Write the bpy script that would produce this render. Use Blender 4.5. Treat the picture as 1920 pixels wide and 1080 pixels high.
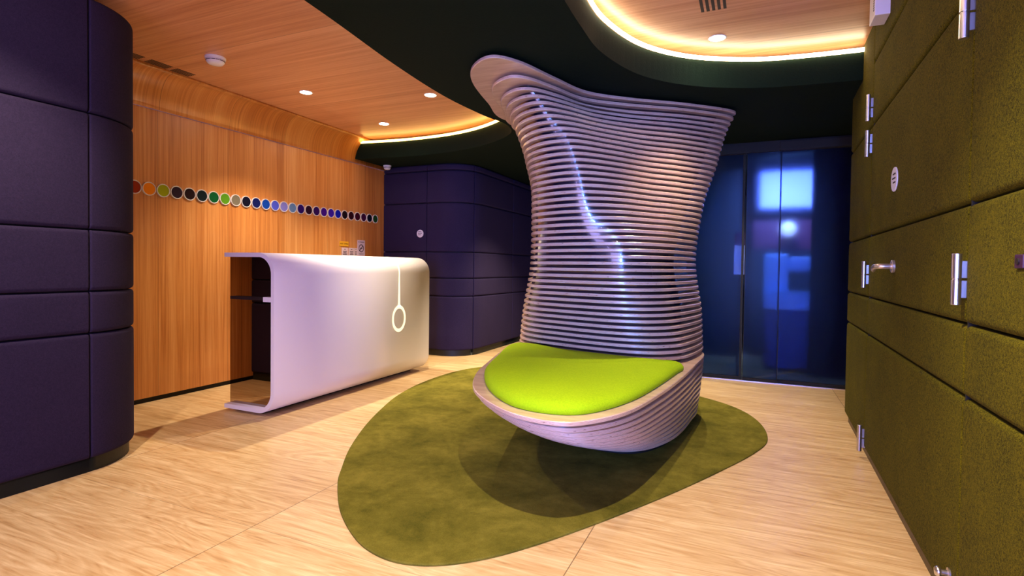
import bpy, bmesh, math, random
from mathutils import Vector, Matrix
random.seed(4)
for o in list(bpy.data.objects): bpy.data.objects.remove(o)
S = bpy.context.scene
COL = S.collection
PI = math.pi

# ------------------------------------------------------------------ camera
def nrm(v): return v.normalized()
Yv = nrm(Vector((450, -17, 1012)))
Zv = Vector((568, -45000, -1012)); Zv = nrm(Zv - Yv*(Yv.dot(Zv)))
Xv = Yv.cross(Zv)
cam_d = bpy.data.cameras.new('camera'); cam = bpy.data.objects.new('camera', cam_d); COL.objects.link(cam)
right = Vector((Xv[0], Yv[0], Zv[0])); down = Vector((Xv[1], Yv[1], Zv[1])); fwd = Vector((Xv[2], Yv[2], Zv[2]))
cam.matrix_world = Matrix(((right[0], -down[0], -fwd[0], 0), (right[1], -down[1], -fwd[1], 0), (right[2], -down[2], -fwd[2], 1.0), (0, 0, 0, 1)))
cam_d.sensor_width = 36; cam_d.lens = 1012/1920*36; cam_d.shift_y = -18/1920; cam_d.clip_start = 0.05
S.camera = cam
# ------------------------------------------------------------------ world, exposure
w = bpy.data.worlds.new('world'); S.world = w; w.use_nodes = True
w.node_tree.nodes['Background'].inputs[0].default_value = (0.25, 0.25, 0.6, 1)
w.node_tree.nodes['Background'].inputs[1].default_value = 0.3
S.view_settings.view_transform = 'Standard'; S.view_settings.look = 'None'
S.view_settings.exposure = 0.5; S.view_settings.gamma = 1.0; S.view_settings.use_curve_mapping = False
# ------------------------------------------------------------------ large lights
def area(name, loc, direction, sx, sy, power, col):
    l = bpy.data.lights.new(name, 'AREA'); l.shape = 'RECTANGLE'; l.size = sx; l.size_y = sy; l.spread = math.radians({'l': 110, 'e': 180}[name[0]] if 'sign' not in name else 46); l.energy = power; l.color = col
    o = bpy.data.objects.new(name, l); COL.objects.link(o); o.location = loc
    o.rotation_euler = Vector(direction).to_track_quat('-Z', 'Z').to_euler(); return o
area('entrance_daylight', (-.75, -1.62, 1.25), (0, 1, 0), 2.4, 1.9, 80, (0.52, 0.40, 1.0))
area('entrance_blue_sign', (.28, -1.58, 1.25), (-.23, 1, 0), .5, 1.8, 23, (0.10, 0.28, 1.0))  # unseen blue light added for the highlight on the backrest; no actual sign
# ceiling spot positions: (x, y, z of the ceiling, power)
CZ = 2.335; SZ = 2.12
WARM = (1.0, 0.80, 0.56)

# ================================================================== materials
def srgb(r, g, b):
    f = lambda c: (c/255/12.92) if c/255 <= .04045 else ((c/255+.055)/1.055)**2.4
    return (f(r), f(g), f(b), 1)
class NT:
    def __init__(s, name):
        m = bpy.data.materials.new(name); m.use_nodes = True; s.m = m; s.t = m.node_tree; s.b = s.t.nodes['Principled BSDF']
    def n(s, typ, **kw):
        nd = s.t.nodes.new(typ)
        for k, v in kw.items():
            if k.startswith('i_'):
                key = k[2:]; key = int(key) if key.isdigit() else key
                nd.inputs[key].default_value = v
            else: setattr(nd, k, v)
        return nd
    def l(s, a, b): s.t.links.new(a, b)
    def coords(s, scale=(1, 1, 1), rot=(0, 0, 0), loc=(0, 0, 0)):
        tc = s.n('ShaderNodeTexCoord'); mp = s.n('ShaderNodeMapping')
        mp.inputs['Scale'].default_value = scale; mp.inputs['Rotation'].default_value = rot; mp.inputs['Location'].default_value = loc
        s.l(tc.outputs['Object'], mp.inputs['Vector']); return mp.outputs['Vector']
    def noise(s, vec, scale=5, detail=4, rough=.5, dist=0):
        nd = s.n('ShaderNodeTexNoise'); nd.inputs['Scale'].default_value = scale; nd.inputs['Detail'].default_value = detail
        nd.inputs['Roughness'].default_value = rough; nd.inputs['Distortion'].default_value = dist
        s.l(vec, nd.inputs['Vector']); return nd.outputs['Fac']
    def ramp(s, fac, stops):
        r = s.n('ShaderNodeValToRGB'); e = r.color_ramp.elements
        while len(e) < len(stops): e.new(.5)
        for x, (p, c) in zip(e, stops): x.position = p; x.color = c
        s.l(fac, r.inputs[0]); return r.outputs[0]
    def math(s, op, a, b=None, clamp=False):
        nd = s.n('ShaderNodeMath', operation=op, use_clamp=clamp)
        for i, v in enumerate((a, b)):
            if v is None: continue
            if isinstance(v, (int, float)): nd.inputs[i].default_value = v
            else: s.l(v, nd.inputs[i])
        return nd.outputs[0]
    def mix(s, fac, a, b, typ='MIX'):
        nd = s.n('ShaderNodeMix', data_type='RGBA', blend_type=typ)
        for i, v in ((0, fac), (6, a), (7, b)):
            if isinstance(v, (int, float, tuple)): nd.inputs[i].default_value = v
            else: s.l(v, nd.inputs[i])
        return nd.outputs[2]
    def bump(s, h, strength=.3, dist=.002):
        nd = s.n('ShaderNodeBump'); nd.inputs['Strength'].default_value = strength; nd.inputs['Distance'].default_value = dist
        s.l(h, nd.inputs['Height']); s.l(nd.outputs[0], s.b.inputs['Normal'])
    def set(s, **kw):
        for k, v in kw.items(): s.b.inputs[k.replace('_', ' ')].default_value = v
        return s
def plain(name, col, rough=.5, metal=0, var=.06, **kw):
    t = NT(name); t.b.inputs['Base Color'].default_value = col; t.b.inputs['Roughness'].default_value = rough; t.b.inputs['Metallic'].default_value = metal
    v = t.coords((1, 1, 1)); n = t.noise(v, 60, 2)
    r = t.math('MULTIPLY_ADD', n, var*2); t.t.nodes[-1].inputs[2].default_value = max(rough-var, .02); t.l(r, t.b.inputs['Roughness'])
    for k, x in kw.items(): t.b.inputs[k.replace('_', ' ')].default_value = x
    return t.m
def emit(name, col, strength):
    t = NT(name); t.b.inputs['Base Color'].default_value = (0.8, .8, .8, 1)
    t.b.inputs['Emission Color'].default_value = col; t.b.inputs['Emission Strength'].default_value = strength; return t.m
def veneer(name, axis, seam_axis, seams, offset, c0, c1, c2, rough=.38, cove=False):
    """straight-grained veneer: grain runs along `axis`; sheets change tone every `seams` metres along seam_axis"""
    t = NT(name)
    sc = [70, 70, 70]; sc['XYZ'.index(axis)] = 1.2
    if cove: sc[0] = 1.2
    v = t.coords(tuple(sc))
    fine = t.noise(v, 1, 6, .65, .3)
    sc2 = [9, 9, 9]; sc2['XYZ'.index(axis)] = .35
    if cove: sc2[0] = .35
    broad = t.noise(t.coords(tuple(sc2)), 1, 3, .5, .4)
    tc = t.n('ShaderNodeTexCoord'); sp = t.n('ShaderNodeSeparateXYZ'); t.l(tc.outputs['Object'], sp.inputs[0])
    a = t.math('DIVIDE', t.math('SUBTRACT', sp.outputs['XYZ'.index(seam_axis)], offset), seams)
    fl = t.math('FLOOR', a); fr = t.math('FRACT', a)
    wn = t.n('ShaderNodeTexWhiteNoise', noise_dimensions='1D'); t.l(fl, wn.inputs['W'])
    f = t.math('ADD', t.math('MULTIPLY', fine, .62), t.math('MULTIPLY', broad, .38))
    f = t.math('ADD', f, t.math('MULTIPLY', t.math('SUBTRACT', wn.outputs['Value'], .5), .10))
    col = t.ramp(f, [(.32, c0), (.5, c1), (.68, c2)])
    seam = t.math('LESS_THAN', t.math('MULTIPLY', t.math('MINIMUM', fr, t.math('SUBTRACT', 1.0, fr)), seams), .0012)
    col = t.mix(t.math('MULTIPLY', seam, .75), col, (.05, .02, .008, 1))
    t.l(col, t.b.inputs['Base Color']); t.b.inputs['Roughness'].default_value = rough
    t.bump(fine, .12, .001)
    return t.m
OAK = [srgb(172, 100, 44), srgb(208, 138, 72), srgb(228, 168, 104)]
M = {}
M['wall_veneer'] = veneer('oak_wall_veneer', 'Z', 'Y', .565, 2.511, *OAK)
M['cove_veneer'] = veneer('oak_cove_veneer', 'Z', 'Y', .565, 2.511, *OAK, .3, True)
M['ceiling_veneer'] = veneer('oak_ceiling_veneer', 'X', 'Y', 1.13, 0.11, srgb(176, 112, 72), srgb(206, 146, 102), srgb(226, 172, 128), .34)

def floor_mat():
    t = NT('oak_floor_boards')
    tc = t.n('ShaderNodeTexCoord'); sp = t.n('ShaderNodeSeparateXYZ'); t.l(tc.outputs['Object'], sp.inputs[0])
    ax = t.math('DIVIDE', t.math('ADD', sp.outputs[0], 1.712), 1.175); ay = t.math('DIVIDE', t.math('SUBTRACT', sp.outputs[1], 1.454), .30)
    fx = t.math('FRACT', ax); cxx = t.math('FLOOR', ax); fy = t.math('FRACT', ay); cy = t.math('FLOOR', ay)
    cmb = t.n('ShaderNodeCombineXYZ'); t.l(cxx, cmb.inputs[0]); t.l(cy, cmb.inputs[1])
    wn = t.n('ShaderNodeTexWhiteNoise', noise_dimensions='2D'); t.l(cmb.outputs[0], wn.inputs['Vector'])
    off = t.n('ShaderNodeVectorMath', operation='MULTIPLY_ADD'); t.l(wn.outputs['Color'], off.inputs[0]); off.inputs[1].default_value = (7, 3, 2); t.l(tc.outputs['Object'], off.inputs[2])
    def mp(sc):
        m = t.n('ShaderNodeMapping'); m.inputs['Scale'].default_value = sc; t.l(off.outputs[0], m.inputs['Vector']); return m.outputs[0]
    warp = t.noise(mp((1.1, 7.5, 1)), 1, 3, .5, .9)
    rings = t.math('FRACT', t.math('MULTIPLY', warp, 9))
    rings = t.math('ABSOLUTE', t.math('SUBTRACT', rings, .5))
    pores = t.noise(mp((5, 110, 1)), 1, 5, .7, .2)
    grain = t.noise(mp((2.2, 34, 1)), 1, 6, .7, .5)
    f = t.math('ADD', t.math('MULTIPLY', rings, .24), t.math('ADD', t.math('MULTIPLY', grain, .66), t.math('MULTIPLY', pores, .30)))
    f = t.math('ADD', f, t.math('MULTIPLY', t.math('SUBTRACT', wn.outputs['Value'], .5), .07))
    col = t.ramp(f, [(.30, srgb(150, 112, 66)), (.44, srgb(194, 158, 108)), (.58, srgb(212, 182, 134)), (.72, srgb(230, 204, 158))])
    jx = t.math('LESS_THAN', t.math('MULTIPLY', t.math('MINIMUM', fx, t.math('SUBTRACT', 1.0, fx)), 1.175), .0018)
    ay4 = t.math('FRACT', t.math('DIVIDE', t.math('SUBTRACT', sp.outputs[1], 1.454), 1.2))
    jy = t.math('LESS_THAN', t.math('MULTIPLY', t.math('MINIMUM', ay4, t.math('SUBTRACT', 1.0, ay4)), 1.2), .0014)
    j = t.math('MAXIMUM', jx, t.math('MULTIPLY', jy, .6))
    col = t.mix(t.math('MULTIPLY', j, .7), col, srgb(70, 40, 22))
    t.l(col, t.b.inputs['Base Color'])
    t.l(t.math('ADD', t.math('MULTIPLY', pores, .15), .30), t.b.inputs['Roughness'])
    t.bump(t.math('SUBTRACT', pores, j), .12, .001)
    return t.m
M['floor'] = floor_mat()
def felt(name, c0, c1, scale=420, rough=.95, sheen=.0, big=0.12):
    t = NT(name); v = t.coords()
    n = t.noise(v, scale, 3, .7); n2 = t.noise(v, 5, 4, .6); n3 = t.noise(v, 120, 3, .6)
    f = t.math('ADD', t.math('ADD', t.math('MULTIPLY', n, .72), t.math('MULTIPLY', n3, .28)), t.math('MULTIPLY', t.math('SUBTRACT', n2, .5), big))
    t.l(t.ramp(f, [(.38, c0), (.62, c1)]), t.b.inputs['Base Color'])
    t.b.inputs['Roughness'].default_value = rough; t.b.inputs['Sheen Weight'].default_value = sheen; t.b.inputs['Specular IOR Level'].default_value = .15
    t.bump(n3, .35, .003); return t.m
M['purple'] = felt('aubergine_felt', srgb(36, 30, 54), srgb(50, 40, 70))
M['olive'] = felt('olive_felt', srgb(22, 24, 0), srgb(104, 97, 10), 380, big=.1)
M['lime'] = felt('lime_wool', srgb(138, 176, 2), srgb(170, 204, 12), 500)
M['soffit'] = felt('dark_green_paint', srgb(5, 22, 10), srgb(7, 26, 13), 90, .9, 0, .1)
def rug():
    t = NT('moss_green_carpet'); v = t.coords()
    a = t.noise(v, 3.2, 5, .65, .4); b = t.noise(v, 260, 3, .7); c = t.noise(v, 18, 4, .7)
    f = t.math('ADD', t.math('MULTIPLY', a, .55), t.math('ADD', t.math('MULTIPLY', b, .22), t.math('MULTIPLY', c, .23)))
    t.l(t.ramp(f, [(.36, srgb(70, 70, 18)), (.5, srgb(102, 97, 32)), (.62, srgb(124, 116, 44))]), t.b.inputs['Base Color'])
    t.b.inputs['Roughness'].default_value = 1; t.b.inputs['Specular IOR Level'].default_value = .1; 
    t.bump(t.math('ADD', b, c), .5, .004); return t.m
M['rug'] = rug()
def plywood():
    t = NT('birch_plywood'); v = t.coords((1, 1, 1))
    g = t.noise(t.coords((3, 26, 1)), 1, 5, .6, .5)
    pl = t.n('ShaderNodeTexWave', wave_type='BANDS', bands_direction='Z'); pl.inputs['Scale'].default_value = 95; pl.inputs['Distortion'].default_value = .3
    t.l(v, pl.inputs['Vector'])
    ge = t.n('ShaderNodeNewGeometry'); sp = t.n('ShaderNodeSeparateXYZ'); t.l(ge.outputs['True Normal'], sp.inputs[0])
    side = t.math('SUBTRACT', 1.0, t.math('ABSOLUTE', sp.outputs[2]), True)
    base = t.ramp(g, [(.35, srgb(200, 166, 142)), (.65, srgb(226, 198, 174))])
    edge = t.ramp(pl.outputs['Fac'], [(.3, srgb(168, 130, 112)), (.7, srgb(220, 186, 162))])
    spot = t.noise(t.coords((40, 40, 400)), 1, 2, .5)
    edge = t.mix(t.math('GREATER_THAN', spot, .68), edge, srgb(96, 60, 40))
    t.l(t.mix(side, base, edge), t.b.inputs['Base Color'])
    t.b.inputs['Roughness'].default_value = .34; t.b.inputs['Coat Weight'].default_value = .8; t.b.inputs['Coat Roughness'].default_value = .24
    return t.m
M['ply'] = plywood()
M['core'] = plain('black_lacquer', srgb(10, 10, 26), .24, Specular_IOR_Level=1.0)
M['core'].node_tree.nodes['Principled BSDF'].inputs['Coat Weight'].default_value = 1
M['white'] = plain('white_solid_surface', srgb(240, 236, 242), .3, 0, .01)
M['plastic'] = plain('white_plastic', srgb(228, 226, 232), .4)
M['black'] = plain('matt_black', srgb(10, 10, 10), .75)
M['darkgreen'] = plain('dark_green_plinth', srgb(18, 24, 16), .5)
M['bronze'] = plain('bronze_plinth', srgb(66, 52, 32), .4, .3)
M['steel'] = plain('brushed_steel', srgb(215, 212, 220), .3, 1, .03)
M['chrome'] = plain('satin_nickel', srgb(225, 212, 200), .32, .85, .03)
M['slot'] = plain('dark_slot', srgb(30, 16, 18), .6)
M['navy'] = plain('dark_navy_paint', srgb(8, 12, 26), .5)
M['teal'] = plain('dark_teal_paint', srgb(6, 24, 34), .7)
def smoked(name, tint, rough, refl):
    t = NT(name); t.t.nodes.remove(t.b)
    out = [n for n in t.t.nodes if n.type == 'OUTPUT_MATERIAL'][0]
    g = t.n('ShaderNodeBsdfGlossy'); g.inputs['Color'].default_value = tint; g.inputs['Roughness'].default_value = rough
    d = t.n('ShaderNodeBsdfTransparent'); d.inputs['Color'].default_value = (.25, .2, .15, 1)
    m = t.n('ShaderNodeMixShader'); m.inputs[0].default_value = refl; t.l(d.outputs[0], m.inputs[1]); t.l(g.outputs[0], m.inputs[2]); t.l(m.outputs[0], out.inputs[0]); return t.m
M['mirror'] = smoked('smoked_mirror_glass', (.55, .42, .34, 1), .01, .9)
t = NT('frosted_blue_glass').set(Transmission_Weight=1.0, Roughness=.13, IOR=1.14); t.b.inputs['Base Color'].default_value = (.34, .5, .95, 1)
v = t.coords(); t.l(t.math('ADD', t.math('MULTIPLY', t.noise(v, 3, 2), .06), .26), t.b.inputs['Roughness']); M['glass'] = t.m
t = NT('clear_glass').set(Transmission_Weight=1.0, Roughness=.0, IOR=1.45); M['clear'] = t.m
M['led'] = emit('led_strip', (1, .78, .48, 1), 14)
M['led2'] = emit('led_strip_amber', (1, .55, .12, 1), 9)
M['lamp'] = emit('lamp_lens', (1, .88, .72, 1), 90)
M['inlay'] = emit('glowing_inlay', (1, .86, .42, 1), .62)
M['screen'] = emit('blue_backlight', (.03, .10, 1, 1), 1.6)
M['day'] = emit('bright_sky_panel', (.62, .5, 1, 1), 1.5)

# ================================================================== helpers
def link(name, bm, m, parent=None, smooth=False):
    me = bpy.data.meshes.new(name); bm.normal_update(); bm.to_mesh(me); bm.free()
    ms = m if isinstance(m, (list, tuple)) else [m]
    for x in ms: me.materials.append(x)
    if smooth:
        for p in me.polygons: p.use_smooth = True
    o = bpy.data.objects.new(name, me); COL.objects.link(o)
    if parent: o.parent = parent
    return o
def thing(name, label, cat, loc=(0, 0, 0), group=None):
    o = bpy.data.objects.new(name, None); COL.objects.link(o); o.location = loc; o.empty_display_size = .1
    tag(o, label, cat, group); return o
def tag(o, label, cat, group=None):
    o['label'] = label; o['category'] = cat
    if group: o['group'] = group
    return o
def struct(o, label=None, cat=None):
    o['kind'] = 'structure'
    if label: o['label'] = label
    if cat: o['category'] = cat
    return o
def box(bm, x0, x1, y0, y1, z0, z1, bev=0, seg=2):
    r = bmesh.ops.create_cube(bm, size=1)
    vs = r['verts']
    for v in vs: v.co = Vector(((x0+x1)/2+v.co.x*(x1-x0), (y0+y1)/2+v.co.y*(y1-y0), (z0+z1)/2+v.co.z*(z1-z0)))
    if bev:
        es = list({e for v in vs for e in v.link_edges})
        bmesh.ops.bevel(bm, geom=es, offset=bev, segments=seg, affect='EDGES', profile=.5)
    return bm
def mbox(*a, **k): return box(bmesh.new(), *a, **k)
def cyl(bm, c, axis, r, h, seg=32, r2=None, bev=0):
    """cylinder starting at c going along axis for h"""
    q = Vector(axis).normalized().to_track_quat('Z', 'Y').to_matrix().to_4x4()
    mat = Matrix.Translation(Vector(c)) @ q @ Matrix.Translation((0, 0, h/2))
    res = bmesh.ops.create_cone(bm, cap_ends=True, segments=seg, radius1=r, radius2=r if r2 is None else r2, depth=h, matrix=mat)
    if bev:
        es = [e for e in {e for v in res['verts'] for e in v.link_edges} if any(len(f.verts) > 4 for f in e.link_faces)]
        bmesh.ops.bevel(bm, geom=es, offset=bev, segments=3, affect='EDGES', profile=.5)
    return bm
def lathe(bm, prof, c, axis=(0, 0, 1), seg=40, loop=False):
    q = Vector(axis).normalized().to_track_quat('Z', 'Y').to_matrix()
    rings = []
    for r, h in prof:
        rings.append([bm.verts.new(Vector(c)+q@Vector((max(r, 1e-4)*math.cos(2*PI*i/seg), max(r, 1e-4)*math.sin(2*PI*i/seg), h))) for i in range(seg)])
    for a, b in zip(rings, rings[1:]):
        for i in range(seg): bm.faces.new((a[i], a[(i+1) % seg], b[(i+1) % seg], b[i]))
    if loop:
        for i in range(seg): bm.faces.new((rings[-1][i], rings[-1][(i+1) % seg], rings[0][(i+1) % seg], rings[0][i]))
    else:
        bm.faces.new(rings[0][::-1]); bm.faces.new(rings[-1])
    bmesh.ops.recalc_face_normals(bm, faces=bm.faces[:])
    return bm
def tube(bm, pts, r, seg=16):
    pts = [Vector(p) for p in pts]; rings = []
    for i, p in enumerate(pts):
        d = (pts[min(i+1, len(pts)-1)]-pts[max(i-1, 0)]).normalized(); q = d.to_track_quat('Z', 'Y').to_matrix()
        rr = r[i] if isinstance(r, (list, tuple)) else r
        rings.append([bm.verts.new(p+q@Vector((rr*math.cos(2*PI*k/seg), rr*math.sin(2*PI*k/seg), 0))) for k in range(seg)])
    for a, b in zip(rings, rings[1:]):
        for k in range(seg): bm.faces.new((a[k], a[(k+1) % seg], b[(k+1) % seg], b[k]))
    bm.faces.new(rings[0][::-1]); bm.faces.new(rings[-1]); return bm
def cr(p0, p1, p2, p3, t):
    return tuple(.5*((2*b)+(-a+c)*t+(2*a-5*b+4*c-d)*t*t+(-a+3*b-3*c+d)*t**3) for a, b, c, d in zip(p0, p1, p2, p3))
def closed(pts, n=12):
    N = len(pts); return [cr(pts[i-1], pts[i], pts[(i+1) % N], pts[(i+2) % N], k/n) for i in range(N) for k in range(n)]
def openc(pts, n=10):
    q = [pts[0]]+list(pts)+[pts[-1]]
    r = [cr(q[i], q[i+1], q[i+2], q[i+3], k/n) for i in range(len(pts)-1) for k in range(n)]
    return r+[tuple(pts[-1])]
def area2(p): return sum(a[0]*b[1]-b[0]*a[1] for a, b in zip(p, p[1:]+p[:1]))/2
def inset(loop, d):
    """loop counter-clockwise; moves each point inward by d"""
    N = len(loop); out = []
    for i, p in enumerate(loop):
        a, b = loop[i-1], loop[(i+1) % N]; tx, ty = b[0]-a[0], b[1]-a[1]; L = math.hypot(tx, ty) or 1
        out.append((p[0]-ty/L*d, p[1]+tx/L*d))
    return out
def stack(bm, rings, cap=True):
    vr = [[bm.verts.new(p) for p in r] for r in rings]; N = len(vr[0])
    for a, b in zip(vr, vr[1:]):
        for i in range(N): bm.faces.new((a[i], a[(i+1) % N], b[(i+1) % N], b[i]))
    if cap:
        f0 = bm.faces.new(vr[0][::-1]); f1 = bm.faces.new(vr[-1])
        bmesh.ops.triangulate(bm, faces=[f0, f1])
    return bm
def plate(loop, z0, z1, e=.003):
    i1 = inset(loop, e); bm = bmesh.new()
    return stack(bm, [[(x, y, z0) for x, y in i1], [(x, y, z0+e) for x, y in loop], [(x, y, z1-e) for x, y in loop], [(x, y, z1) for x, y in i1]])
def padded(bm, pts, z0, z1, r=.02, depth=.04, gap=.003, rs=.009, gs=.003):
    """one upholstered panel: pts = plan samples (x, y, nx, ny) from joint to joint, its four edges rolled back"""
    L = [0]
    for a, b in zip(pts, pts[1:]): L.append(L[-1]+math.hypot(b[0]-a[0], b[1]-a[1]))
    T = L[-1]
    def at(s):
        s = min(max(s, 0), T)
        for i in range(len(L)-1):
            if s <= L[i+1]+1e-9:
                u = (s-L[i])/((L[i+1]-L[i]) or 1); return [pts[i][k]*(1-u)+pts[i+1][k]*u for k in range(4)]
        return pts[-1]
    def prof(n_mid, T, r, gap=gap):
        a = [gap+r*(1-math.cos(k*PI/2/6)) for k in range(7)]
        b = [T-x for x in a[::-1]]
        m = [a[-1]+(b[0]-a[-1])*k/(n_mid+1) for k in range(1, n_mid+1)]
        return a+m+b
    def fall(s, T, r, gap=gap):
        d = min(s, T-s)-gap
        if d >= r: return 0
        u = 1-d/r; return -r*.75*(1-math.sqrt(max(0, 1-u*u)))
    ss = prof(max(1, len(pts)*1), T, rs, gs); zs = prof(3, z1-z0, r); grid = []
    ss = [ss[0]]+ss+[ss[-1]]; zs = [zs[0]]+zs+[zs[-1]]
    for i, s in enumerate(ss):
        row = []
        x, y, nx, ny = at(s)
        for j, z in enumerate(zs):
            o = fall(s, T, rs, gs)+fall(z, z1-z0, r); o = max(o, -r)
            if i in (0, len(ss)-1) or j in (0, len(zs)-1): o = -depth
            row.append(bm.verts.new((x+nx*o, y+ny*o, z0+z)))
        grid.append(row)
    for i in range(len(ss)-1):
        for j in range(len(zs)-1):
            bm.faces.new((grid[i][j], grid[i+1][j], grid[i+1][j+1], grid[i][j+1]))
def line(x0, y0, x1, y1, nx, ny, n=3): return [(x0+(x1-x0)*k/n, y0+(y1-y0)*k/n, nx, ny) for k in range(n+1)]
def arc(cx, cy, r, a0, a1, n=14): return [(cx+r*math.cos(math.radians(a0+(a1-a0)*k/n)), cy+r*math.sin(math.radians(a0+(a1-a0)*k/n)), math.cos(math.radians(a0+(a1-a0)*k/n)), math.sin(math.radians(a0+(a1-a0)*k/n))) for k in range(n+1)]
def ribbon(bm, pts, off, z0, z1):
    """vertical surface following the plan path, set back by off"""
    a = [bm.verts.new((p[0]-p[2]*off, p[1]-p[3]*off, z0)) for p in pts]; b = [bm.verts.new((p[0]-p[2]*off, p[1]-p[3]*off, z1)) for p in pts]
    for i in range(len(pts)-1): bm.faces.new((a[i], a[i+1], b[i+1], b[i]))
def poly_prism(bm, pts, z0, z1, mats=None):
    a = [bm.verts.new((p[0], p[1], z0)) for p in pts]; b = [bm.verts.new((p[0], p[1], z1)) for p in pts]
    N = len(pts)
    for i in range(N): bm.faces.new((a[i], a[(i+1) % N], b[(i+1) % N], b[i]))
    from mathutils.geometry import tessellate_polygon
    for tr in tessellate_polygon([[Vector((p[0], p[1], 0)) for p in pts]]):
        bm.faces.new([a[k] for k in tr]); bm.faces.new([b[k] for k in tr])
    bmesh.ops.recalc_face_normals(bm, faces=bm.faces[:])
    return bm

# ================================================================== the room
XW = -3.9                       # oak wall plane
YN = -1.7                       # entrance side, behind the camera
struct(link('floor', mbox(-4.1, 1.6, -1.9, 9.2, -.06, 0), M['floor']))
# ceiling: oak sheets, the cove rolling down into the oak wall
bm = bmesh.new(); box(bm, -3.74, 1.6, -1.9, 5.4, CZ, CZ+.05); struct(link('ceiling', bm, M['ceiling_veneer']))
bm = bmesh.new()
prev = None; yy = [YN, 5.1]
for k in range(15):
    a = k/14*PI/2; x = XW+.16*(1-math.cos(a)); z = 2.08+.255*math.sin(a)
    cur = [bm.verts.new((x, y, z)) for y in yy]
    if prev: bm.faces.new((prev[0], prev[1], cur[1], cur[0]))
    prev = cur
cove = struct(link('trim_1', bm, M['cove_veneer'], smooth=True)); so = cove.modifiers.new('solid', 'SOLIDIFY'); so.thickness = .02; so.offset = 1
struct(link('wall_left', mbox(XW-.1, XW, 1.80, 5.12, .035, 2.078), M['wall_veneer']))
struct(link('baseboard_left', mbox(XW-.1, XW-.012, 1.80, 5.12, 0, .035), M['black']))
struct(link('wall_front', (lambda b: (box(b, -4.1, -2.55, YN-.1, YN, 0, 2.335), box(b, .5, 1.6, YN-.1, YN, 0, 2.335), box(b, -2.55, .5, YN-.1, YN, 2.25, 2.335), box(b, -2.55, .5, YN-.1, YN, 0, .22), b)[-1])(bmesh.new()), M['purple']))
wf = bmesh.new()
for x in (-2.55, -1.05, .45): box(wf, x, x+.05, YN-.06, YN-.01, .22, 2.25)
box(wf, -2.55, .5, YN-.06, YN-.01, .22, .27); box(wf, -2.55, .5, YN-.06, YN-.01, 2.2, 2.25)
struct(link('window_1', wf, M['black']))

# dark green soffit
LC = openc([(-1.55, -1.75), (-1.60, -.6), (-1.68, .6), (-1.763, 1.754), (-1.85, 2.5), (-1.885, 3.1), (-1.85, 3.6), (-1.80, 3.9), (-1.90, 4.19), (-2.27, 4.47), (-2.716, 4.63), (-3.253, 4.67), (-3.768, 4.61), (-3.905, 4.57)], 8)
RC = openc([(-.60, -1.75), (-.64, .0), (-.69, 1.2), (-.735, 2.0), (-.75, 2.45), (-.737, 2.79), (-.617, 3.18), (-.381, 3.471), (-.053, 3.655), (.243, 3.721), (.66, 3.75)], 8)
outline = LC+[(-3.905, 5.1), (-4.0, 5.1), (-4.0, 9.1), (1.5, 9.1), (1.5, 3.78)]+RC[::-1]
struct(link('trim_2', poly_prism(bmesh.new(), outline, SZ, 2.28), M['soffit']))
def led(path, name, m, side, k0=0, k1=None):
    """flexible light strip lying on top of the soffit, set back from its edge"""
    p = path[k0:k1]; bm = bmesh.new(); A = []; B = []
    for i, q in enumerate(p):
        a, b = p[max(i-1, 0)], p[min(i+1, len(p)-1)]; tx, ty = b[0]-a[0], b[1]-a[1]; L = math.hypot(tx, ty); nx, ny = -ty/L*side, tx/L*side
        A.append((q[0]+nx*.004, q[1]+ny*.004)); B.append((q[0]+nx*.016, q[1]+ny*.016))
    rings = [[(a[0], a[1], 2.281), (b[0], b[1], 2.281), (b[0], b[1], 2.302), (a[0], a[1], 2.302)] for a, b in zip(A, B)]
    stack(bm, rings, True); bmesh.ops.recalc_face_normals(bm, faces=bm.faces[:])
    return link(name, bm, m)
s1 = led(RC, 'light_strip', M['led'], -1, 8)
tag(s1, 'bright warm white light strip along the curved soffit edge on the right', 'light strip')
s2 = led(LC, 'light_strip', M['led2'], 1, 50)
tag(s2, 'amber light strip along the curved soffit edge at the oak ceiling on the left', 'light strip')

# aubergine padded column in the left foreground
def rows_panel(bm, panels, rows, **k):
    for p in panels:
        for z0, z1 in zip(rows, rows[1:]): padded(bm, p, z0, z1, **k)
colp = [line(-2.83, -1.6, -2.83, .0, 1, 0), line(-2.83, 0, -2.83, 1.507, 1, 0), arc(-3.173, 1.507, .343, 0, 90), line(-3.173, 1.85, -3.9, 1.85, 0, 1)]
bm = bmesh.new(); rows_panel(bm, colp, [.065, .66, .858, 1.148, 1.69, 2.225])
path = [p for q in colp for p in q]
struct(link('wall_near_left', bm, M['purple'], smooth=True))
bm = bmesh.new(); ribbon(bm, path, .035, .0, 2.2); ribbon(bm, path, .16, 2.19, 2.335); struct(link('trim_3', bm, M['black']))
bm = bmesh.new(); ribbon(bm, path, .022, 0, .065); struct(link('baseboard_near_left', bm, M['darkgreen'], smooth=True))
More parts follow.
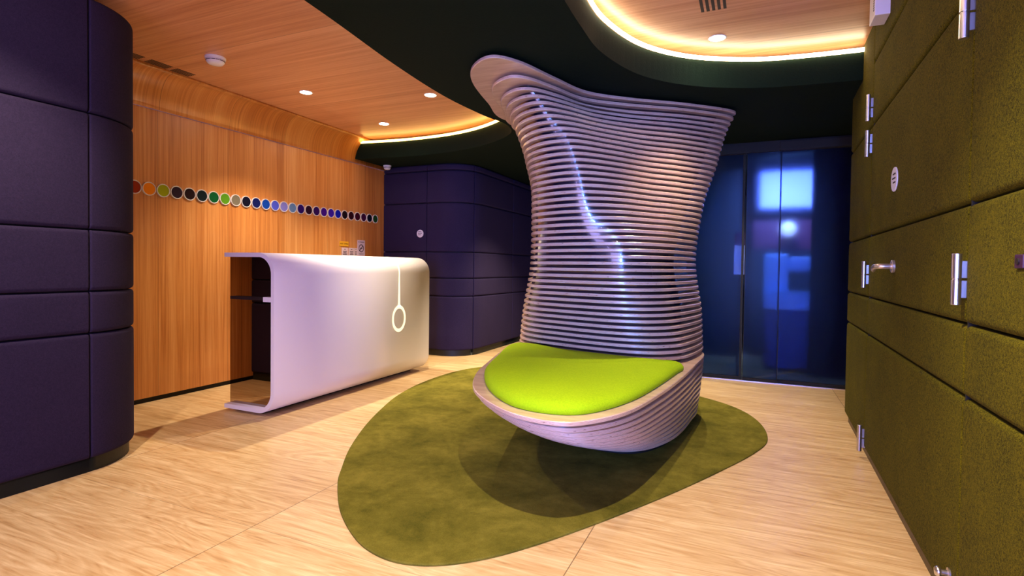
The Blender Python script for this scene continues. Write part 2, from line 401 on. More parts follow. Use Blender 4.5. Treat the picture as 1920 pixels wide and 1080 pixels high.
# aubergine padded block beyond the desk
fbp = [line(-3.9, 5.1, -3.313, 5.1, 0, -1), line(-3.313, 5.1, -3.15, 5.1, 0, -1, 2)+arc(-3.15, 5.45, .35, -90, -23)[1:], arc(-3.15, 5.45, .35, -23, 0, 5)+line(-2.8, 5.45, -2.8, 6.32, 1, 0)[1:],
       line(-2.8, 6.32, -2.8, 7.2, 1, 0), line(-2.8, 7.2, -2.8, 8.3, 1, 0)]
bm = bmesh.new(); rows_panel(bm, fbp, [.065, .66, .858, 1.148, 1.69, 2.045, 2.115])
path = [p for q in fbp for p in q]
struct(link('wall_far_left', bm, M['purple'], smooth=True))
bm = bmesh.new(); ribbon(bm, path, .035, .0, 2.12); struct(link('trim_4', bm, M['black']))
bm = bmesh.new(); ribbon(bm, path, .022, 0, .065); struct(link('baseboard_far_left', bm, M['darkgreen'], smooth=True))
# olive padded wall on the right with its two doors
def rx(y): return .583-.022*(4.2-y)
def rl(y0, y1): return line(rx(y0), y0, rx(y1), y1, -1, 0, 3)
bm = bmesh.new()
RR = [.05, .66, .858, 1.185, 1.77, 2.335]
rows_panel(bm, [rl(3.385, 4.17)], RR, gs=.002, rs=.008)
rows_panel(bm, [rl(1.835, 3.385), rl(.20, 1.835)], [2.1, 2.335], gs=.002, rs=.008)
rows_panel(bm, [rl(-1.6, .20)], RR, gs=.002, rs=.008)
struct(link('wall_right', bm, M['olive'], smooth=True))
bm = bmesh.new(); box(bm, .605, 1.6, -1.7, 4.165, 0, CZ); struct(link('trim_5', bm, M['black']))
bm = bmesh.new()
a = [(rx(-1.6)+.02, -1.6), (rx(4.15)+.02, 4.15), (.62, 4.15), (.62, -1.6)]
poly_prism(bm, a, 0, .05); struct(link('baseboard_right', bm, M['bronze']))
def hinge(y, zc, parent, h=.145, r=.0115):
    x = rx(y)-.021
    bm = bmesh.new()
    cyl(bm, (x, y, zc-h/2), (0, 0, 1), r, h/2-.0015, 24, bev=.0012); cyl(bm, (x, y, zc+.0015), (0, 0, 1), r, h/2-.0015, 24, bev=.0012)
    cyl(bm, (x, y, zc-h/2+.003), (0, 0, 1), r*.8, h-.006, 20)
    hg = link('hinge', bm, M['steel'], parent)
    bm = bmesh.new(); box(bm, x+.004, x+.028, y-.004, y+.004, zc-h*.36, zc-.003, .001); box(bm, x+.004, x+.028, y-.004, y+.004, zc+.003, zc+h*.36, .001)
    link('hinge_leaf', bm, M['steel'], hg)
    return hg
bm = bmesh.new(); rows_panel(bm, [rl(1.835, 3.385)], [.05, .66, .858, 1.185, 1.77, 2.1], gs=.002, rs=.008)
door1 = struct(link('door_1', bm, M['olive'], smooth=True))
for z in (1.86, 1.672, .98, .105): hinge(3.385, z, door1, .14)
bm = bmesh.new(); rows_panel(bm, [rl(.20, 1.835)], [.05, .66, .858, 1.185, 1.77, 2.1], gs=.002, rs=.008)
door2 = struct(link('door_2', bm, M['olive'], smooth=True))
for z in (1.70, .98): hinge(1.838, z, door2, .14)
bm = bmesh.new()          # dark stitched joints between the padded panels
for y, z0, z1 in ((3.385, .05, 2.335), (1.835, .05, 2.335), (.20, .05, 2.335)):
    box(bm, rx(y)+.0065, rx(y)+.03, y-.004, y+.004, z0, z1-.003)
struct(link('trim_11', bm, M['black']))
# lever handle on door 1
y0, z0 = 2.755, 1.02; x0 = rx(y0)
bm = bmesh.new(); lathe(bm, [(.0, 0), (.027, 0), (.027, .009), (.024, .011), (.0, .011)], (x0+.0, y0, z0), (-1, 0, 0)); link('handle_rose', bm, M['chrome'], door1)
bm = bmesh.new()
pts = openc([(x0-.006, y0, z0), (x0-.045, y0, z0), (x0-.058, y0+.012, z0), (x0-.062, y0+.04, z0-.002), (x0-.060, y0+.08, z0-.010), (x0-.055, y0+.11, z0-.018)], 6)
tube(bm, pts, [.0115]*(len(pts)-10)+[.0115-.0004*k for k in range(10)], 18); link('handle_lever', bm, M['chrome'], door1, smooth=True)
# round plates with small lettering (illegible in the photograph: short strokes)
def disc_sign(c, axis, r, label, rot_axis):
    t = thing('door_sign', label, 'sign', c)
    bm = bmesh.new(); lathe(bm, [(0, 0), (r, 0), (r, .004), (r-.001, .005), (0, .005)], (0, 0, 0), axis, 48); link('plate', bm, M['plastic'], t)
    bm = bmesh.new()
    for zz, ws in ((.022, (.2, .35, .15)), (.004, (.35, .2, .3)), (-.014, (.25, .4))):
        s = -r*.55
        for wd in ws:
            L = wd*r*1.05
            if rot_axis == 'x': box(bm, s, s+L, -.0062, -.0048, zz-.003, zz+.003)
            else: box(bm, -.0062, -.0048, s, s+L, zz-.003, zz+.003)
            s += L+.004
    link('lettering', bm, M['slot'], t); return t
disc_sign((rx(2.777)-.001, 2.777, 1.392), (-1, 0, 0), .052, 'small round lilac door sign on the olive padded wall above the lever handle', 'y')
disc_sign((-3.394, 5.099, 1.352), (0, -1, 0), .043, 'small round white sign on the aubergine padded block behind the desk', 'x')
# small dark reader plate near the right edge
t = thing('card_reader', 'small dark purple plate on the olive padded door at the right edge', 'card reader', (rx(1.49), 1.49, 1.024))
link('plate', mbox(-.005, 0, -.02, .02, -.015, .015, bev=.002), plain('dark_violet_plastic', srgb(60, 30, 62), .35), t)
link('button', cyl(bmesh.new(), (-.005, 0, 0), (-1, 0, 0), .007, .003, 20), M['slot'], t)
# door stop knob low on the right
t = thing('door_stop', 'small steel knob low on the olive padded door at the bottom edge', 'door stop', (rx(1.9), 1.9, .14))
link('base', lathe(bmesh.new(), [(0, 0), (.016, 0), (.016, .004), (.008, .006), (.008, .02), (0, .02)], (0, 0, 0), (-1, 0, 0)), M['steel'], t)
link('knob', lathe(bmesh.new(), [(0, .02), (.013, .021), (.015, .028), (.011, .034), (0, .036)], (0, 0, 0), (-1, 0, 0)), M['steel'], t, smooth=True)
# white wall unit hanging at the ceiling corner
t = thing('emergency_light', 'white plastic unit mounted high on the olive wall under the oak ceiling', 'emergency light', (rx(3.055), 3.055, 2.185))
link('housing', mbox(-.062, .0, -.065, .065, 0, .148, bev=.003), M['plastic'], t)
bm = bmesh.new()
for k in range(9): box(bm, -.0635, -.0615, -.05, -.035, .03+k*.011, .035+k*.011)
link('grille', bm, M['slot'], t)
# ------------------------------------------------------------------ glass front at the back and the room beyond it
YG = 5.27
struct(link('wall_back', (lambda b: (box(b, -1.0, -.92, YG, 9.0, 0, SZ), box(b, 1.2, 1.3, 4.1, 9.0, 0, SZ), box(b, -1.0, 1.2, 8.95, 9.05, 0, SZ), box(b, -3.9, -1.0, 8.25, 8.35, 0, SZ), b)[-1])(bmesh.new()), M['navy']))
struct(link('trim_6', mbox(-.95, 1.2, YG-.04, YG+.06, 2.03, SZ), M['black']))
struct(link('trim_7', mbox(.20, .74, YG-.09, YG-.03, 2.025, 2.10, bev=.004), plain('grey_green_header', srgb(22, 25, 26), .8)))
def glazed(n, x0, x1, y, stile, label):
    t = bpy.data.objects.new('door_%d' % n, None); COL.objects.link(t); t.location = ((x0+x1)/2, y, 0); struct(t, label, 'glass door'); X = (x1-x0)/2
    link('pane', mbox(-X+stile, X-stile, -.005, .005, .03, 2.03), M['glass'], t)
    bm = bmesh.new(); box(bm, -X, -X+stile, -.02, .02, 0.005, 2.03); box(bm, X-stile, X, -.02, .02, 0.005, 2.03); box(bm, -X+stile, X-stile, -.018, .018, .005, .03)
    link('frame', bm, M['black'], t); return t
glazed(3, -.92, -.07, YG+.03, .02, 'dark frosted glass door beside the plywood seat')
glazed(4, -.06, .22, YG-.01, .004, 'narrow dark frosted glass sliding panel')
glazed(5, .21, 1.2, YG+.02, .004, 'frosted glass door with blue light behind it')
struct(link('trim_8', mbox(-.92, 1.2, YG-.035, YG-.025, 0, .006), M['steel']))
# beyond the glass
bx = mbox(.50, 1.15, 5.75, 5.80, 0, SZ); struct(link('trim_9', bx, M['black']))
bx = mbox(-.9, -.12, 6.6, 6.65, 0, SZ); struct(link('trim_10', bx, M['teal']))
t = thing('backlit_panel', 'blue backlit wall panel seen blurred through the frosted glass', 'light panel', (.35, 6.9, 1.9))
link('frame', mbox(-.32, .32, .0, .05, -.22, .26, bev=.005), M['black'], t); link('diffuser', mbox(-.28, .28, -.012, 0, -.19, .23), M['screen'], t)
t = thing('sideboard', 'dark maroon cabinet below the blue panel behind the frosted glass', 'cabinet', (.4, 6.95, 0))
mar = plain('maroon_paint', srgb(92, 22, 52), .5)
link('body', mbox(-.4, .4, -.2, .2, 1.22, 1.55, bev=.01), mar, t); link('base', mbox(-.42, .42, -.2, .2, 0, 1.22, bev=.01), M['teal'], t); link('door', mbox(-.36, .0, -.215, -.2, 1.25, 1.52, bev=.004), mar, t)
t = thing('globe_lamp', 'round white globe lamp glowing behind the frosted glass', 'lamp', (.35, 6.55, 1.44))
gl = emit('globe_light', (.8, .78, 1, 1), 1.0)
link('globe', lathe(bmesh.new(), [(.08*math.sin(PI*k/16), -.08*math.cos(PI*k/16)) for k in range(17)], (0, 0, 0)), gl, t, smooth=True)
link('bracket', cyl(bmesh.new(), (0, .06, 0), (0, 1, 0), .012, .125), M['steel'], t)
t = thing('lounge_chair', 'pale blue lounge chair blurred behind the frosted glass', 'chair', (.36, 6.2, 0))
pale = plain('pale_blue_vinyl', srgb(170, 210, 250), .5)
link('backrest', mbox(-.25, -.02, -.12, .0, .66, 1.16, bev=.03), pale, t)
link('armrest', mbox(-.02, .25, -.12, .02, .98, 1.13, bev=.03), pale, t)
link('seat', mbox(-.25, .25, -.3, .2, .60, .78, bev=.03), pale, t)
link('base', mbox(-.24, .24, -.26, .18, .02, .60, bev=.02), plain('blue_vinyl', srgb(52, 56, 100), .5), t)
t = thing('notice_stand', 'slim pale sign with red top behind the left frosted glass door', 'sign', (-.09-.02, 5.42, 0))
link('board', mbox(-.045, .045, -.005, .005, .95, 1.22), M['plastic'], t); link('header', mbox(-.045, .045, -.006, .006, 1.22, 1.34), mar, t); link('pole', mbox(-.01, .01, -.01, .01, 0, .95), M['black'], t); link('foot', mbox(-.09, .03, -.08, .08, 0.0, .01), M['black'], t)
area('lobby_blue', (.28, 5.85, 2.10), (.12, 1, -.6), .5, .06, 17, (.34, .46, 1.0))  # added lamp, kept out of view, lights the things behind the glass
area('lobby_teal', (-.45, 5.45, 2.09), (0, .8, -1), .6, .06, 1.6, (.05, .5, 1.0))  # added lamp hidden by the door header, gives the left pane its teal

# ================================================================== ceiling fittings
def spot(x, y, power, label, z=CZ, size=104, col=WARM, blend=.85, rad=.016, grp='recessed ceiling spotlights'):
    t = thing('recessed_spotlight', label, 'ceiling light', (x, y, z), grp)
    link('trim_ring', lathe(bmesh.new(), [(.042, 0), (.050, 0), (.050, -.002), (.047, -.004), (.042, -.003)], (0, 0, 0), seg=40, loop=True), M['plastic'], t)
    link('lens', lathe(bmesh.new(), [(0, -.0005), (.042, -.0005), (.042, -.0025), (0, -.0035)], (0, 0, 0), seg=32), M['lamp'], t)
    l = bpy.data.lights.new('spotlight_beam', 'SPOT'); l.energy = power; l.color = col; l.spot_size = math.radians(size); l.spot_blend = blend; l.shadow_soft_size = rad
    o = bpy.data.objects.new('spotlight_beam', l); COL.objects.link(o); o.parent = t; o.location = (0, 0, -.03)
    return t
spot(-3.203, 3.212, 118, 'round recessed spotlight in the oak ceiling above the near end of the white desk', size=104)
spot(-3.214, 4.202, 110, 'round recessed spotlight in the oak ceiling above the far end of the white desk', size=84)
spot(-2.332, 3.628, 140, 'round recessed spotlight in the left oak ceiling nearest the plywood seat', size=90)
spot(-.211, 3.354, 70, 'round recessed spotlight in the right oak ceiling, framed by the bright light strip', size=76)
spot(-2.33, 1.05, 100, 'recessed spotlight in the left oak ceiling, behind the viewpoint')
spot(-3.2, .4, 90, 'recessed spotlight in the left oak ceiling, nearest the entrance window')
spot(-.25, 1.15, 185, 'recessed spotlight in the right oak ceiling, above the viewpoint')
spot(-.25, -.4, 90, 'recessed spotlight in the right oak ceiling, nearest the entrance window')
spot(-1.9, 5.5, 220, 'recessed spotlight in the dark soffit beside the aubergine block', z=SZ)
spot(-.45, 4.72, 110, 'recessed spotlight in the dark soffit between seat and glass doors', z=SZ)
def smoke(x, y, z, r, label):
    t = thing('smoke_detector', label, 'smoke detector', (x, y, z))
    link('base', lathe(bmesh.new(), [(0, 0), (r, 0), (r, -.010), (r*.96, -.014), (0, -.014)], (0, 0, 0), seg=48), M['plastic'], t)
    link('dome', lathe(bmesh.new(), [(0, -.014), (r*.92, -.014), (r*.88, -.030), (r*.72, -.042), (r*.4, -.047), (0, -.048)], (0, 0, 0), seg=48), M['plastic'], t, smooth=True)
    bm = bmesh.new()
    for k in range(14):
        a = 2*PI*k/14; b = bmesh.new(); box(b, r*.80, r*.905, -.011, .011, -.027, -.0235)
        bmesh.ops.rotate(b, verts=b.verts, matrix=Matrix.Rotation(a, 3, 'Z')); me = bpy.data.meshes.new('x'); b.to_mesh(me); bm.from_mesh(me); b.free(); bpy.data.meshes.remove(me)
    link('vent', bm, M['slot'], t)
smoke(-3.223, 2.45, CZ, .062, 'round white smoke detector on the oak ceiling over the near end of the desk')
smoke(-3.79, 5.02, SZ, .045, 'small white detector under the dark soffit beside the end of the oak wall')
def grille(x0, x1, y0, y1, label, n=5, along='y'):
    t = thing('air_vent', label, 'air vent', ((x0+x1)/2, (y0+y1)/2, CZ), 'slotted air vents in the oak ceiling')
    X, Y = (x1-x0)/2, (y1-y0)/2
    bm = bmesh.new()
    for k in range(n):
        if along == 'y':
            u = -X+(2*X)*(k+.5)/n; box(bm, u-X/n*.55, u+X/n*.55, -Y, Y, -.0015, .002)
        else:
            u = -Y+(2*Y)*(k+.5)/n; box(bm, -X, X, u-Y/n*.55, u+Y/n*.55, -.0015, .002)
    link('slot', bm, M['slot'], t)
grille(-3.735, -3.645, 2.12, 2.27, 'slotted air vent in the oak ceiling half hidden by the aubergine column')
grille(-3.735, -3.645, 2.31, 2.455, 'slotted air vent in the oak ceiling, middle of the three by the cove')
grille(-3.735, -3.645, 2.485, 2.62, 'slotted air vent in the oak ceiling, farthest of the three by the cove')
grille(-.275, -.14, 2.75, 2.99, 'black slotted air vent in the right oak ceiling above the round spotlight', 5)

# ================================================================== coloured discs on the oak wall
DC = [((150, 45, 8), 'rust red'), ((240, 140, 15), 'orange'), ((160, 170, 8), 'lime yellow'), ((45, 28, 45), 'dark plum'), ((34, 12, 16), 'black brown'), ((8, 28, 34), 'black teal'),
      ((0, 88, 42), 'emerald green'), ((85, 148, 26), 'grass green'), ((118, 112, 96), 'warm grey'), ((10, 10, 38), 'midnight navy'), ((12, 24, 96), 'deep navy'), ((12, 66, 176), 'royal blue'),
      ((76, 88, 218), 'periwinkle blue'), ((128, 128, 222), 'lavender'), ((98, 134, 192), 'steel blue'), ((42, 10, 112), 'dark indigo'), ((42, 8, 42), 'dark aubergine'), ((50, 10, 96), 'deep purple'),
      ((62, 10, 150), 'violet'), ((56, 24, 182), 'blue violet'), ((12, 26, 196), 'ultramarine'), ((26, 14, 26), 'near black'), ((46, 4, 26), 'dark wine red'), ((62, 4, 36), 'maroon'),
      ((62, 10, 62), 'plum purple'), ((8, 14, 38), 'blue black'), ((28, 74, 34), 'dark forest green')]
ring_me = None
for k, (c, nm) in enumerate(DC):
    nb = (' on the oak wall between the %s and %s discs' % (DC[k-1][1], DC[k+1][1])) if 0 < k < len(DC)-1 else (' on the oak wall, half hidden by the aubergine column' if k == 0 else ' on the oak wall, last at the far end of the row')
    t = thing('wall_disc', '%s disc%s' % (nm, nb), 'wall disc', (XW+.0005, 2.345+.0999*k, 1.514), 'coloured discs in a row on the oak wall')
    if ring_me is None:
        o = link('rim', lathe(bmesh.new(), [(.0415, 0), (.048, 0), (.048, .010), (.0465, .0115), (.043, .0115), (.0415, .010)], (0, 0, 0), (1, 0, 0), 48, True), M['plastic'], t); ring_me = o.data
    else:
        o = bpy.data.objects.new('rim', ring_me); COL.objects.link(o); o.parent = t
    link('face', lathe(bmesh.new(), [(0, 0), (.0417, 0), (.0417, .0085), (0, .0085)], (0, 0, 0), (1, 0, 0), 40), plain('disc_%s' % nm.replace(' ', '_'), srgb(*c), .6, Specular_IOR_Level=.12), t)

# ================================================================== notices on the oak wall behind the desk
def text(parent, s, size, loc, m, name='lettering'):
    cu = bpy.data.curves.new(name, 'FONT'); cu.body = s; cu.size = size; cu.align_x = 'CENTER'; cu.align_y = 'CENTER'; cu.extrude = .0004
    cu.materials.append(m); tmp = bpy.data.objects.new(name, cu); me = bpy.data.meshes.new_from_object(tmp); bpy.data.objects.remove(tmp); o = bpy.data.objects.new(name, me); COL.objects.link(o); o.parent = parent
    o.rotation_euler = (PI/2, 0, PI/2); o.location = loc; return o
ink = plain('dark_ink', srgb(40, 18, 48), .6); brown = plain('brown_ink', srgb(84, 30, 8), .6)
t = thing('wall_notice', 'small yellow notice on the oak wall above the white leaflets', 'notice', (XW, 4.442, 1.212))
link('plate', mbox(0, .004, -.068, .068, -.026, .026, bev=.001), plain('yellow_card', srgb(238, 178, 40), .5), t)
text(t, 'HOT TOPICS', .021, (.0046, 0, 0), brown)
t = thing('wall_notice', 'upright white no smoking notice on the oak wall behind the desk', 'notice', (XW, 4.712, 1.175))
link('plate', mbox(0, .004, -.062, .062, -.088, .088, bev=.001), plain('lilac_card', srgb(222, 200, 226), .5), t)
bm = bmesh.new(); lathe(bm, [(.034, 0), (.042, 0), (.042, .0008), (.034, .0008)], (.004, 0, 0), (1, 0, 0), 40, True)
b = bmesh.new(); box(b, .004, .0049, -.036, .036, -.0045, .0045); bmesh.ops.rotate(b, verts=b.verts, cent=(0, 0, 0), matrix=Matrix.Rotation(math.radians(45), 3, 'X')); me = bpy.data.meshes.new('x'); b.to_mesh(me); bm.from_mesh(me); b.free(); bpy.data.meshes.remove(me)
box(bm, .004, .0047, -.02, .014, -.004, .004); box(bm, .004, .0047, .016, .02, -.004, .004)
link('no_smoking_symbol', bm, ink, t)
text(t, 'NO SMOKING', .016, (.0046, 0, .067), ink); text(t, 'THANK YOU', .013, (.0046, 0, -.062), ink)
for k, (y, lab) in enumerate(((4.455, 'white leaflet card on the oak wall, directly under the yellow notice'), (4.558, 'white leaflet card on the oak wall, middle of the three behind the desk'), (4.632-.005, 'narrow white leaflet card on the oak wall beside the no smoking notice'))):
    hw = (.048, .044, .022)[k]
    t = thing('leaflet', lab, 'leaflet', (XW, y, 1.105), 'leaflet cards behind the desk')
    link('card', mbox(0, .003, -hw, hw, -.07, .068), plain('pink_white_card', srgb(224, 200, 212), .6), t)
    bm = bmesh.new()
    for zz, q in ((.052, .25), (.03, .6), (.015, .5), (0, .65), (-.02, .6)): box(bm, .003, .0036, -hw*q, hw*q, zz-.004, zz+.003)
    link('print', bm, ink, t)

# ================================================================== white reception desk
D0, D1 = 2.53, 4.345
desk = thing('reception_desk', 'white glossy reception desk with rounded edges and a glowing ring pull inlay', 'desk', (-3.0, 3.43, 0))
def prof(o):
    """half-open C profile in x, z, offset inward by o"""
    P = [(-3.24, 1.068-o)]; r = .14-o; cx_, cz_ = -2.785-.14, 1.068-.14
    P += [(cx_+r*math.sin(a), cz_+r*math.cos(a)) for a in [PI/2*k/12 for k in range(13)]]
    cz_ = .022+.14
    P += [(cx_+r*math.cos(a), cz_-r*math.sin(a)) for a in [PI/2*k/12 for k in range(13)]]
    P += [(-3.24, .022+o)]; return P
bm = bmesh.new(); po, pi_ = prof(0), prof(.028)
loop = po+pi_[::-1]
e = .003
def shell(y): return [(x+3.0, y-3.43, z) for x, z in loop]
A = [bm.verts.new(p) for p in shell(D0)]; B = [bm.verts.new(p) for p in shell(D1)]; N = len(loop)
for i in range(N): bm.faces.new((A[i], A[(i+1) % N], B[(i+1) % N], B[i]))
n = len(po)
for V, fl in ((A, 0), (B, 1)):
    for i in range(n-1):
        q = (V[i], V[i+1], V[N-2-i], V[N-1-i]); bm.faces.new(q if fl else q[::-1])
bmesh.ops.recalc_face_normals(bm, faces=bm.faces[:])
sh = link('shell', bm, M['white'], desk); 
for p in sh.data.polygons: p.use_smooth = abs(p.normal.y) < .5
def endpanel(y, nm='end_glass'):
    P = prof(.0275); bm = bmesh.new(); ring = [(x+3.0, z) for x, z in P]
    stack(bm, [[(x, y-3.43, z) for x, z in ring], [(x, y-3.43+.01, z) for x, z in ring]]); bmesh.ops.recalc_face_normals(bm, faces=bm.faces[:])
    g = link(nm, bm, M['mirror'], desk); g['label'] = 'smoked mirror glass end panel'; return g
endpanel(D0+.045); endpanel(D1-.035)
link('plinth', mbox(-3.2+3, -2.95+3, D0+.06-3.43, D1-.06-3.43, 0, .0225), M['black'], desk)
link('cabinet', mbox(-3.15+3, -2.86+3, D0+.3-3.43, D1-.1-3.43, .05, 1.0), M['slot'], desk)
shf = link('shelf', mbox(-3.20+3, -2.89+3, D0+.012-3.43, D0+.045-3.43, .757, .777, bev=.001), M['slot'], desk)
link('shelf_bracket', mbox(-2.89+3, -2.815+3, D0+.006-3.43, D0+.045-3.43, .748, .78, bev=.001), M['white'], shf)
# inlay
bm = bmesh.new(); yc = 3.868-3.43; hw = .0085
P = [p for p in prof(-.0012) if p[1] > .5][1:]; P = [(-2.95, P[0][1])]+P+[(-2.785+.0012, .9), (-2.785+.0012, .66)]
Lft = []; Rgt = []
for i, (x, z) in enumerate(P):
    ww = hw+(.006 if i == len(P)-1 else 0)
    Lft.append(bm.verts.new((x+3.0, yc-ww, z))); Rgt.append(bm.verts.new((x+3.0, yc+ww, z)))
for i in range(len(P)-1): bm.faces.new((Lft[i], Lft[i+1], Rgt[i+1], Rgt[i]))
zc = .535; rings = []
K = 56
for r in (.098, .074):
    rings.append([bm.verts.new((-2.785+.0012+3.0, yc+r*math.cos(2*PI*k/K), zc+(r*1.18)*math.sin(2*PI*k/K))) for k in range(K)])
for k in range(K): bm.faces.new((rings[0][k], rings[0][(k+1) % K], rings[1][(k+1) % K], rings[1][k]))
a = bm.verts.new((.2162, yc-hw-.006, .66)); b_ = bm.verts.new((.2162, yc+hw+.006, .66)); c_ = bm.verts.new((.2162, yc+hw+.02, .638)); d_ = bm.verts.new((.2162, yc-hw-.02, .638)); bm.faces.new((a, b_, c_, d_))
il = link('glowing_inlay', bm, M['inlay'], desk); il['label'] = 'glowing pale yellow pull cord and ring'

# ================================================================== rug
RP = [(-1.80, 2.04), (-1.697, 1.90), (-1.505, 1.70), (-1.312, 1.555), (-1.166, 1.49), (-1.03, 1.485), (-.893, 1.55), (-.747, 1.70), (-.559, 1.99), (-.322, 2.42), (-.123, 2.83), (.035, 3.20), (.105, 3.49), (.06, 3.86), (-.085, 4.17),
      (-.36, 4.42), (-.9, 4.75), (-1.5, 4.98), (-2.05, 4.96), (-2.40, 4.72), (-2.53, 4.34), (-2.53, 3.83), (-2.45, 3.4), (-2.32, 3.03), (-2.16, 2.66), (-1.97, 2.30)]
rl_ = closed(RP, 8); 
if area2(rl_) < 0: rl_ = rl_[::-1]
bm = bmesh.new(); i1 = inset(rl_, .004)
stack(bm, [[(x, y, .0005) for x, y in rl_], [(x, y, .006) for x, y in rl_], [(x, y, .009) for x, y in i1]])
tag(link('rug', bm, M['rug'], smooth=False), 'moss green pebble shaped rug on the oak floor under the plywood seat', 'rug')

# ================================================================== plywood lounge seat
seat = thing('plywood_lounge_seat', 'sculptural seat of stacked plywood layers rising to the ceiling with a lime cushion', 'seat', (-.8, 3.3, 0))
seat_off = Vector((-.8, 3.3, 0))
KEY = [  # z, 14 plan points
 (2.105, [(-1.72, 3.62), (-1.67, 3.2), (-1.565, 2.76), (-1.43, 2.53), (-1.26, 2.44), (-1.14, 2.62), (-1.05, 2.96), (-.94, 3.29), (-.72, 3.53), (-.39, 3.79), (-.12, 4.09), (-.35, 4.24), (-.85, 4.25), (-1.45, 4.1)]),
 (2.063, [(-1.66, 3.68), (-1.57, 3.32), (-1.49, 2.99), (-1.40, 2.80), (-1.265, 2.71), (-1.17, 2.77), (-1.08, 3.0), (-.98, 3.28), (-.75, 3.50), (-.39, 3.78), (-.135, 4.09), (-.35, 4.24), (-.85, 4.25), (-1.42, 4.1)]),
 (2.026, [(-1.63, 3.72), (-1.55, 3.40), (-1.475, 3.10), (-1.39, 2.94), (-1.265, 2.85), (-1.165, 2.89), (-1.07, 3.07), (-.97, 3.32), (-.76, 3.53), (-.39, 3.81), (-.155, 4.09), (-.36, 4.24), (-.85, 4.25), (-1.4, 4.1)]),
 (1.94, [(-1.59, 3.78), (-1.51, 3.47), (-1.44, 3.19), (-1.35, 3.02), (-1.225, 2.92), (-1.11, 2.92), (-1.02, 3.05), (-.90, 3.28), (-.71, 3.49), (-.40, 3.76), (-.185, 4.06), (-.38, 4.22), (-.85, 4.25), (-1.38, 4.1)]),
 (1.71, [(-1.52, 3.82), (-1.45, 3.53), (-1.376, 3.27), (-1.285, 3.10), (-1.16, 2.985), (-1.03, 2.95), (-.92, 2.985), (-.78, 3.18), (-.61, 3.44), (-.42, 3.66), (-.235, 3.97), (-.40, 4.18), (-.85, 4.22), (-1.35, 4.08)]),
 (1.43, [(-1.47, 3.84), (-1.39, 3.53), (-1.315, 3.26), (-1.235, 3.09), (-1.10, 2.995), (-.96, 2.955), (-.84, 2.98), (-.70, 3.12), (-.56, 3.36), (-.43, 3.55), (-.305, 3.85), (-.43, 4.12), (-.85, 4.2), (-1.33, 4.06)]),
 (1.05, [(-1.50, 3.88), (-1.41, 3.53), (-1.33, 3.29), (-1.23, 3.13), (-1.09, 3.06), (-.94, 3.01), (-.80, 2.975), (-.64, 2.98), (-.51, 3.08), (-.41, 3.32), (-.345, 3.80), (-.45, 4.1), (-.85, 4.2), (-1.34, 4.1)]),
 (.70, [(-1.58, 3.95), (-1.50, 3.62), (-1.42, 3.39), (-1.28, 3.25), (-1.09, 3.17), (-.93, 3.115), (-.78, 3.08), (-.63, 3.085), (-.49, 3.15), (-.38, 3.34), (-.30, 3.82), (-.43, 4.12), (-.85, 4.22), (-1.4, 4.15)]),
 (.45, [(-1.62, 4.0), (-1.555, 3.70), (-1.48, 3.48), (-1.32, 3.34), (-1.09, 3.26), (-.91, 3.21), (-.74, 3.18), (-.58, 3.175), (-.44, 3.24), (-.33, 3.42), (-.29, 3.85), (-.43, 4.15), (-.85, 4.25), (-1.4, 4.2)]),
]
KEY = KEY[::-1]
def section(z):
    z = min(max(z, KEY[0][0]), KEY[-1][0])
    for i in range(len(KEY)-1):
        if z <= KEY[i+1][0]+1e-9:
            u = (z-KEY[i][0])/(KEY[i+1][0]-KEY[i][0]); h = KEY[i+1][0]-KEY[i][0]
            def slope(k, q, c):
                if k <= 0 or k >= len(KEY)-1:
                    k0 = 0 if k <= 0 else len(KEY)-2
                    return (KEY[k0+1][1][q][c]-KEY[k0][1][q][c])/(KEY[k0+1][0]-KEY[k0][0])
                a = (KEY[k][1][q][c]-KEY[k-1][1][q][c])/(KEY[k][0]-KEY[k-1][0]); b = (KEY[k+1][1][q][c]-KEY[k][1][q][c])/(KEY[k+1][0]-KEY[k][0])
                return 0 if a*b <= 0 else 2*a*b/(a+b)
            out = []
            for q in range(14):
                v = []
                for c in (0, 1):
                    p0 = KEY[i][1][q][c]; p1 = KEY[i+1][1][q][c]; m0 = slope(i, q, c)*h; m1 = slope(i+1, q, c)*h
                    v.append((2*u**3-3*u**2+1)*p0+(u**3-2*u**2+u)*m0+(3*u**2-2*u**3)*p1+(u**3-u**2)*m1)
                out.append(tuple(v))
            return out
def loc(l): return [(x-seat_off.x, y-seat_off.y) for x, y in l]
def ccw(l): return l if area2(l) > 0 else l[::-1]
PITCH = .0368; TH = .0180
# inner core of the backrest, glossy black, set back behind the layer edges
bm = bmesh.new(); rings = []
for k in range(45):
    z = .45+k*(2.082-.45)/44
    s = section(z if z < 1.9 else z-.045*(z-1.9)/.18); tip = s[10]
    l = ccw(closed(s, 12)); l = inset(inset(l, .014), .014)
    l = [(min(x, tip[0]-.085), y) for x, y in l]
    rings.append([(x, y, z) for x, y in loc(l)])
stack(bm, rings)
core = link('backrest_core', bm, M['core'], seat, smooth=True)
nb = 45
for k in range(nb):
    z = .4625+k*PITCH
    l = ccw(closed(section(z+TH/2), 12))
    if z+TH > SZ: break
    link('plywood_layer', plate(loc(l), z, z+TH), M['ply'], core)
SS = [(-1.576, 3.67), (-1.51, 3.25), (-1.405, 2.82), (-1.30, 2.47), (-1.13, 2.14), (-.86, 1.89), (-.64, 1.835), (-.517, 1.93), (-.422, 2.14), (-.36, 2.5), (-.32, 2.86), (-.29, 3.3), (-.283, 3.80), (-.45, 4.15), (-.85, 4.25), (-1.35, 4.12)]
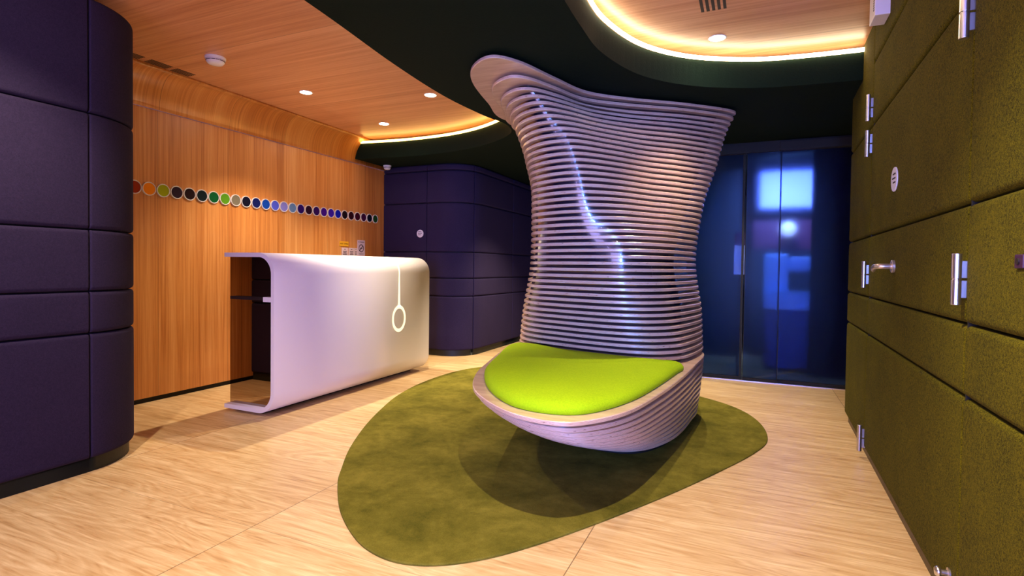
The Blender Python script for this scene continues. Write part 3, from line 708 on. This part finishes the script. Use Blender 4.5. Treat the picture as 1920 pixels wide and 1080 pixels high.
BB = [(-1.33, 3.85), (-1.29, 3.65), (-1.24, 3.45), (-1.17, 3.2), (-1.05, 2.97), (-.87, 2.83), (-.73, 2.80), (-.60, 2.81), (-.49, 2.88), (-.41, 3.02), (-.36, 3.2), (-.33, 3.48), (-.32, 3.80), (-.45, 4.05), (-.85, 4.12), (-1.2, 4.03)]
def hull(z):
    g = min(max((.44-z)/.40, 0), 1)**1.3
    return [tuple(a*(1-g)+b*g for a, b in zip(p, q)) for p, q in zip(SS, BB)]
bm = bmesh.new(); rings = []
for k in range(12):
    z = .02+k*(.4-.0)/11
    l = ccw(closed(hull(z), 12)); l = inset(inset(l, .02), .02); rings.append([(x, y, z) for x, y in loc(l)])
stack(bm, rings); score = link('seat_core', bm, M['core'], seat, smooth=True)
for k in range(11):
    z = .440-TH-k*PITCH
    l = ccw(closed(hull(z+TH/2), 12)); link('plywood_layer', plate(loc(l), z, z+TH), M['ply'], score)
l = ccw(closed(BB, 12)); l = inset(inset(l, .02), .02)
link('plinth', plate(loc(l), .009, .04), M['black'], seat)
# cushion
CU = [(-1.47, 3.30), (-1.36, 2.86), (-1.25, 2.50), (-1.08, 2.19), (-.90, 1.99), (-.76, 1.925), (-.62, 1.94), (-.53, 2.04), (-.45, 2.26), (-.40, 2.55), (-.355, 2.95), (-.345, 3.10), (-.47, 3.13), (-.62, 3.15), (-.80, 3.18), (-1.05, 3.24), (-1.32, 3.37)]
l = ccw(closed(CU, 10)); bm = bmesh.new(); cxm = sum(p[0] for p in l)/len(l); cym = sum(p[1] for p in l)/len(l)
R_ = [(0.0, .4405), (-.006, .447), (-.006, .462), (0.004, .474), (.016, .482), (.035, .488), (.07, .494)]
rings = []
for d, z in R_:
    q = inset(l, d) if abs(d) < .05 else inset(inset(l, d/2), d/2)
    rings.append([(x-seat_off.x, y-seat_off.y, z) for x, y in q])
base = rings[-1]
for f_, z in ((.8, .499), (.55, .502), (.25, .503), (.02, .503)):
    rings.append([(cxm-seat_off.x+(x-(cxm-seat_off.x))*f_, cym-seat_off.y+(y-(cym-seat_off.y))*f_, z) for x, y, _ in base])
stack(bm, rings); cu = link('cushion', bm, M['lime'], seat, smooth=True); cu['label'] = 'lime green wool cushion'
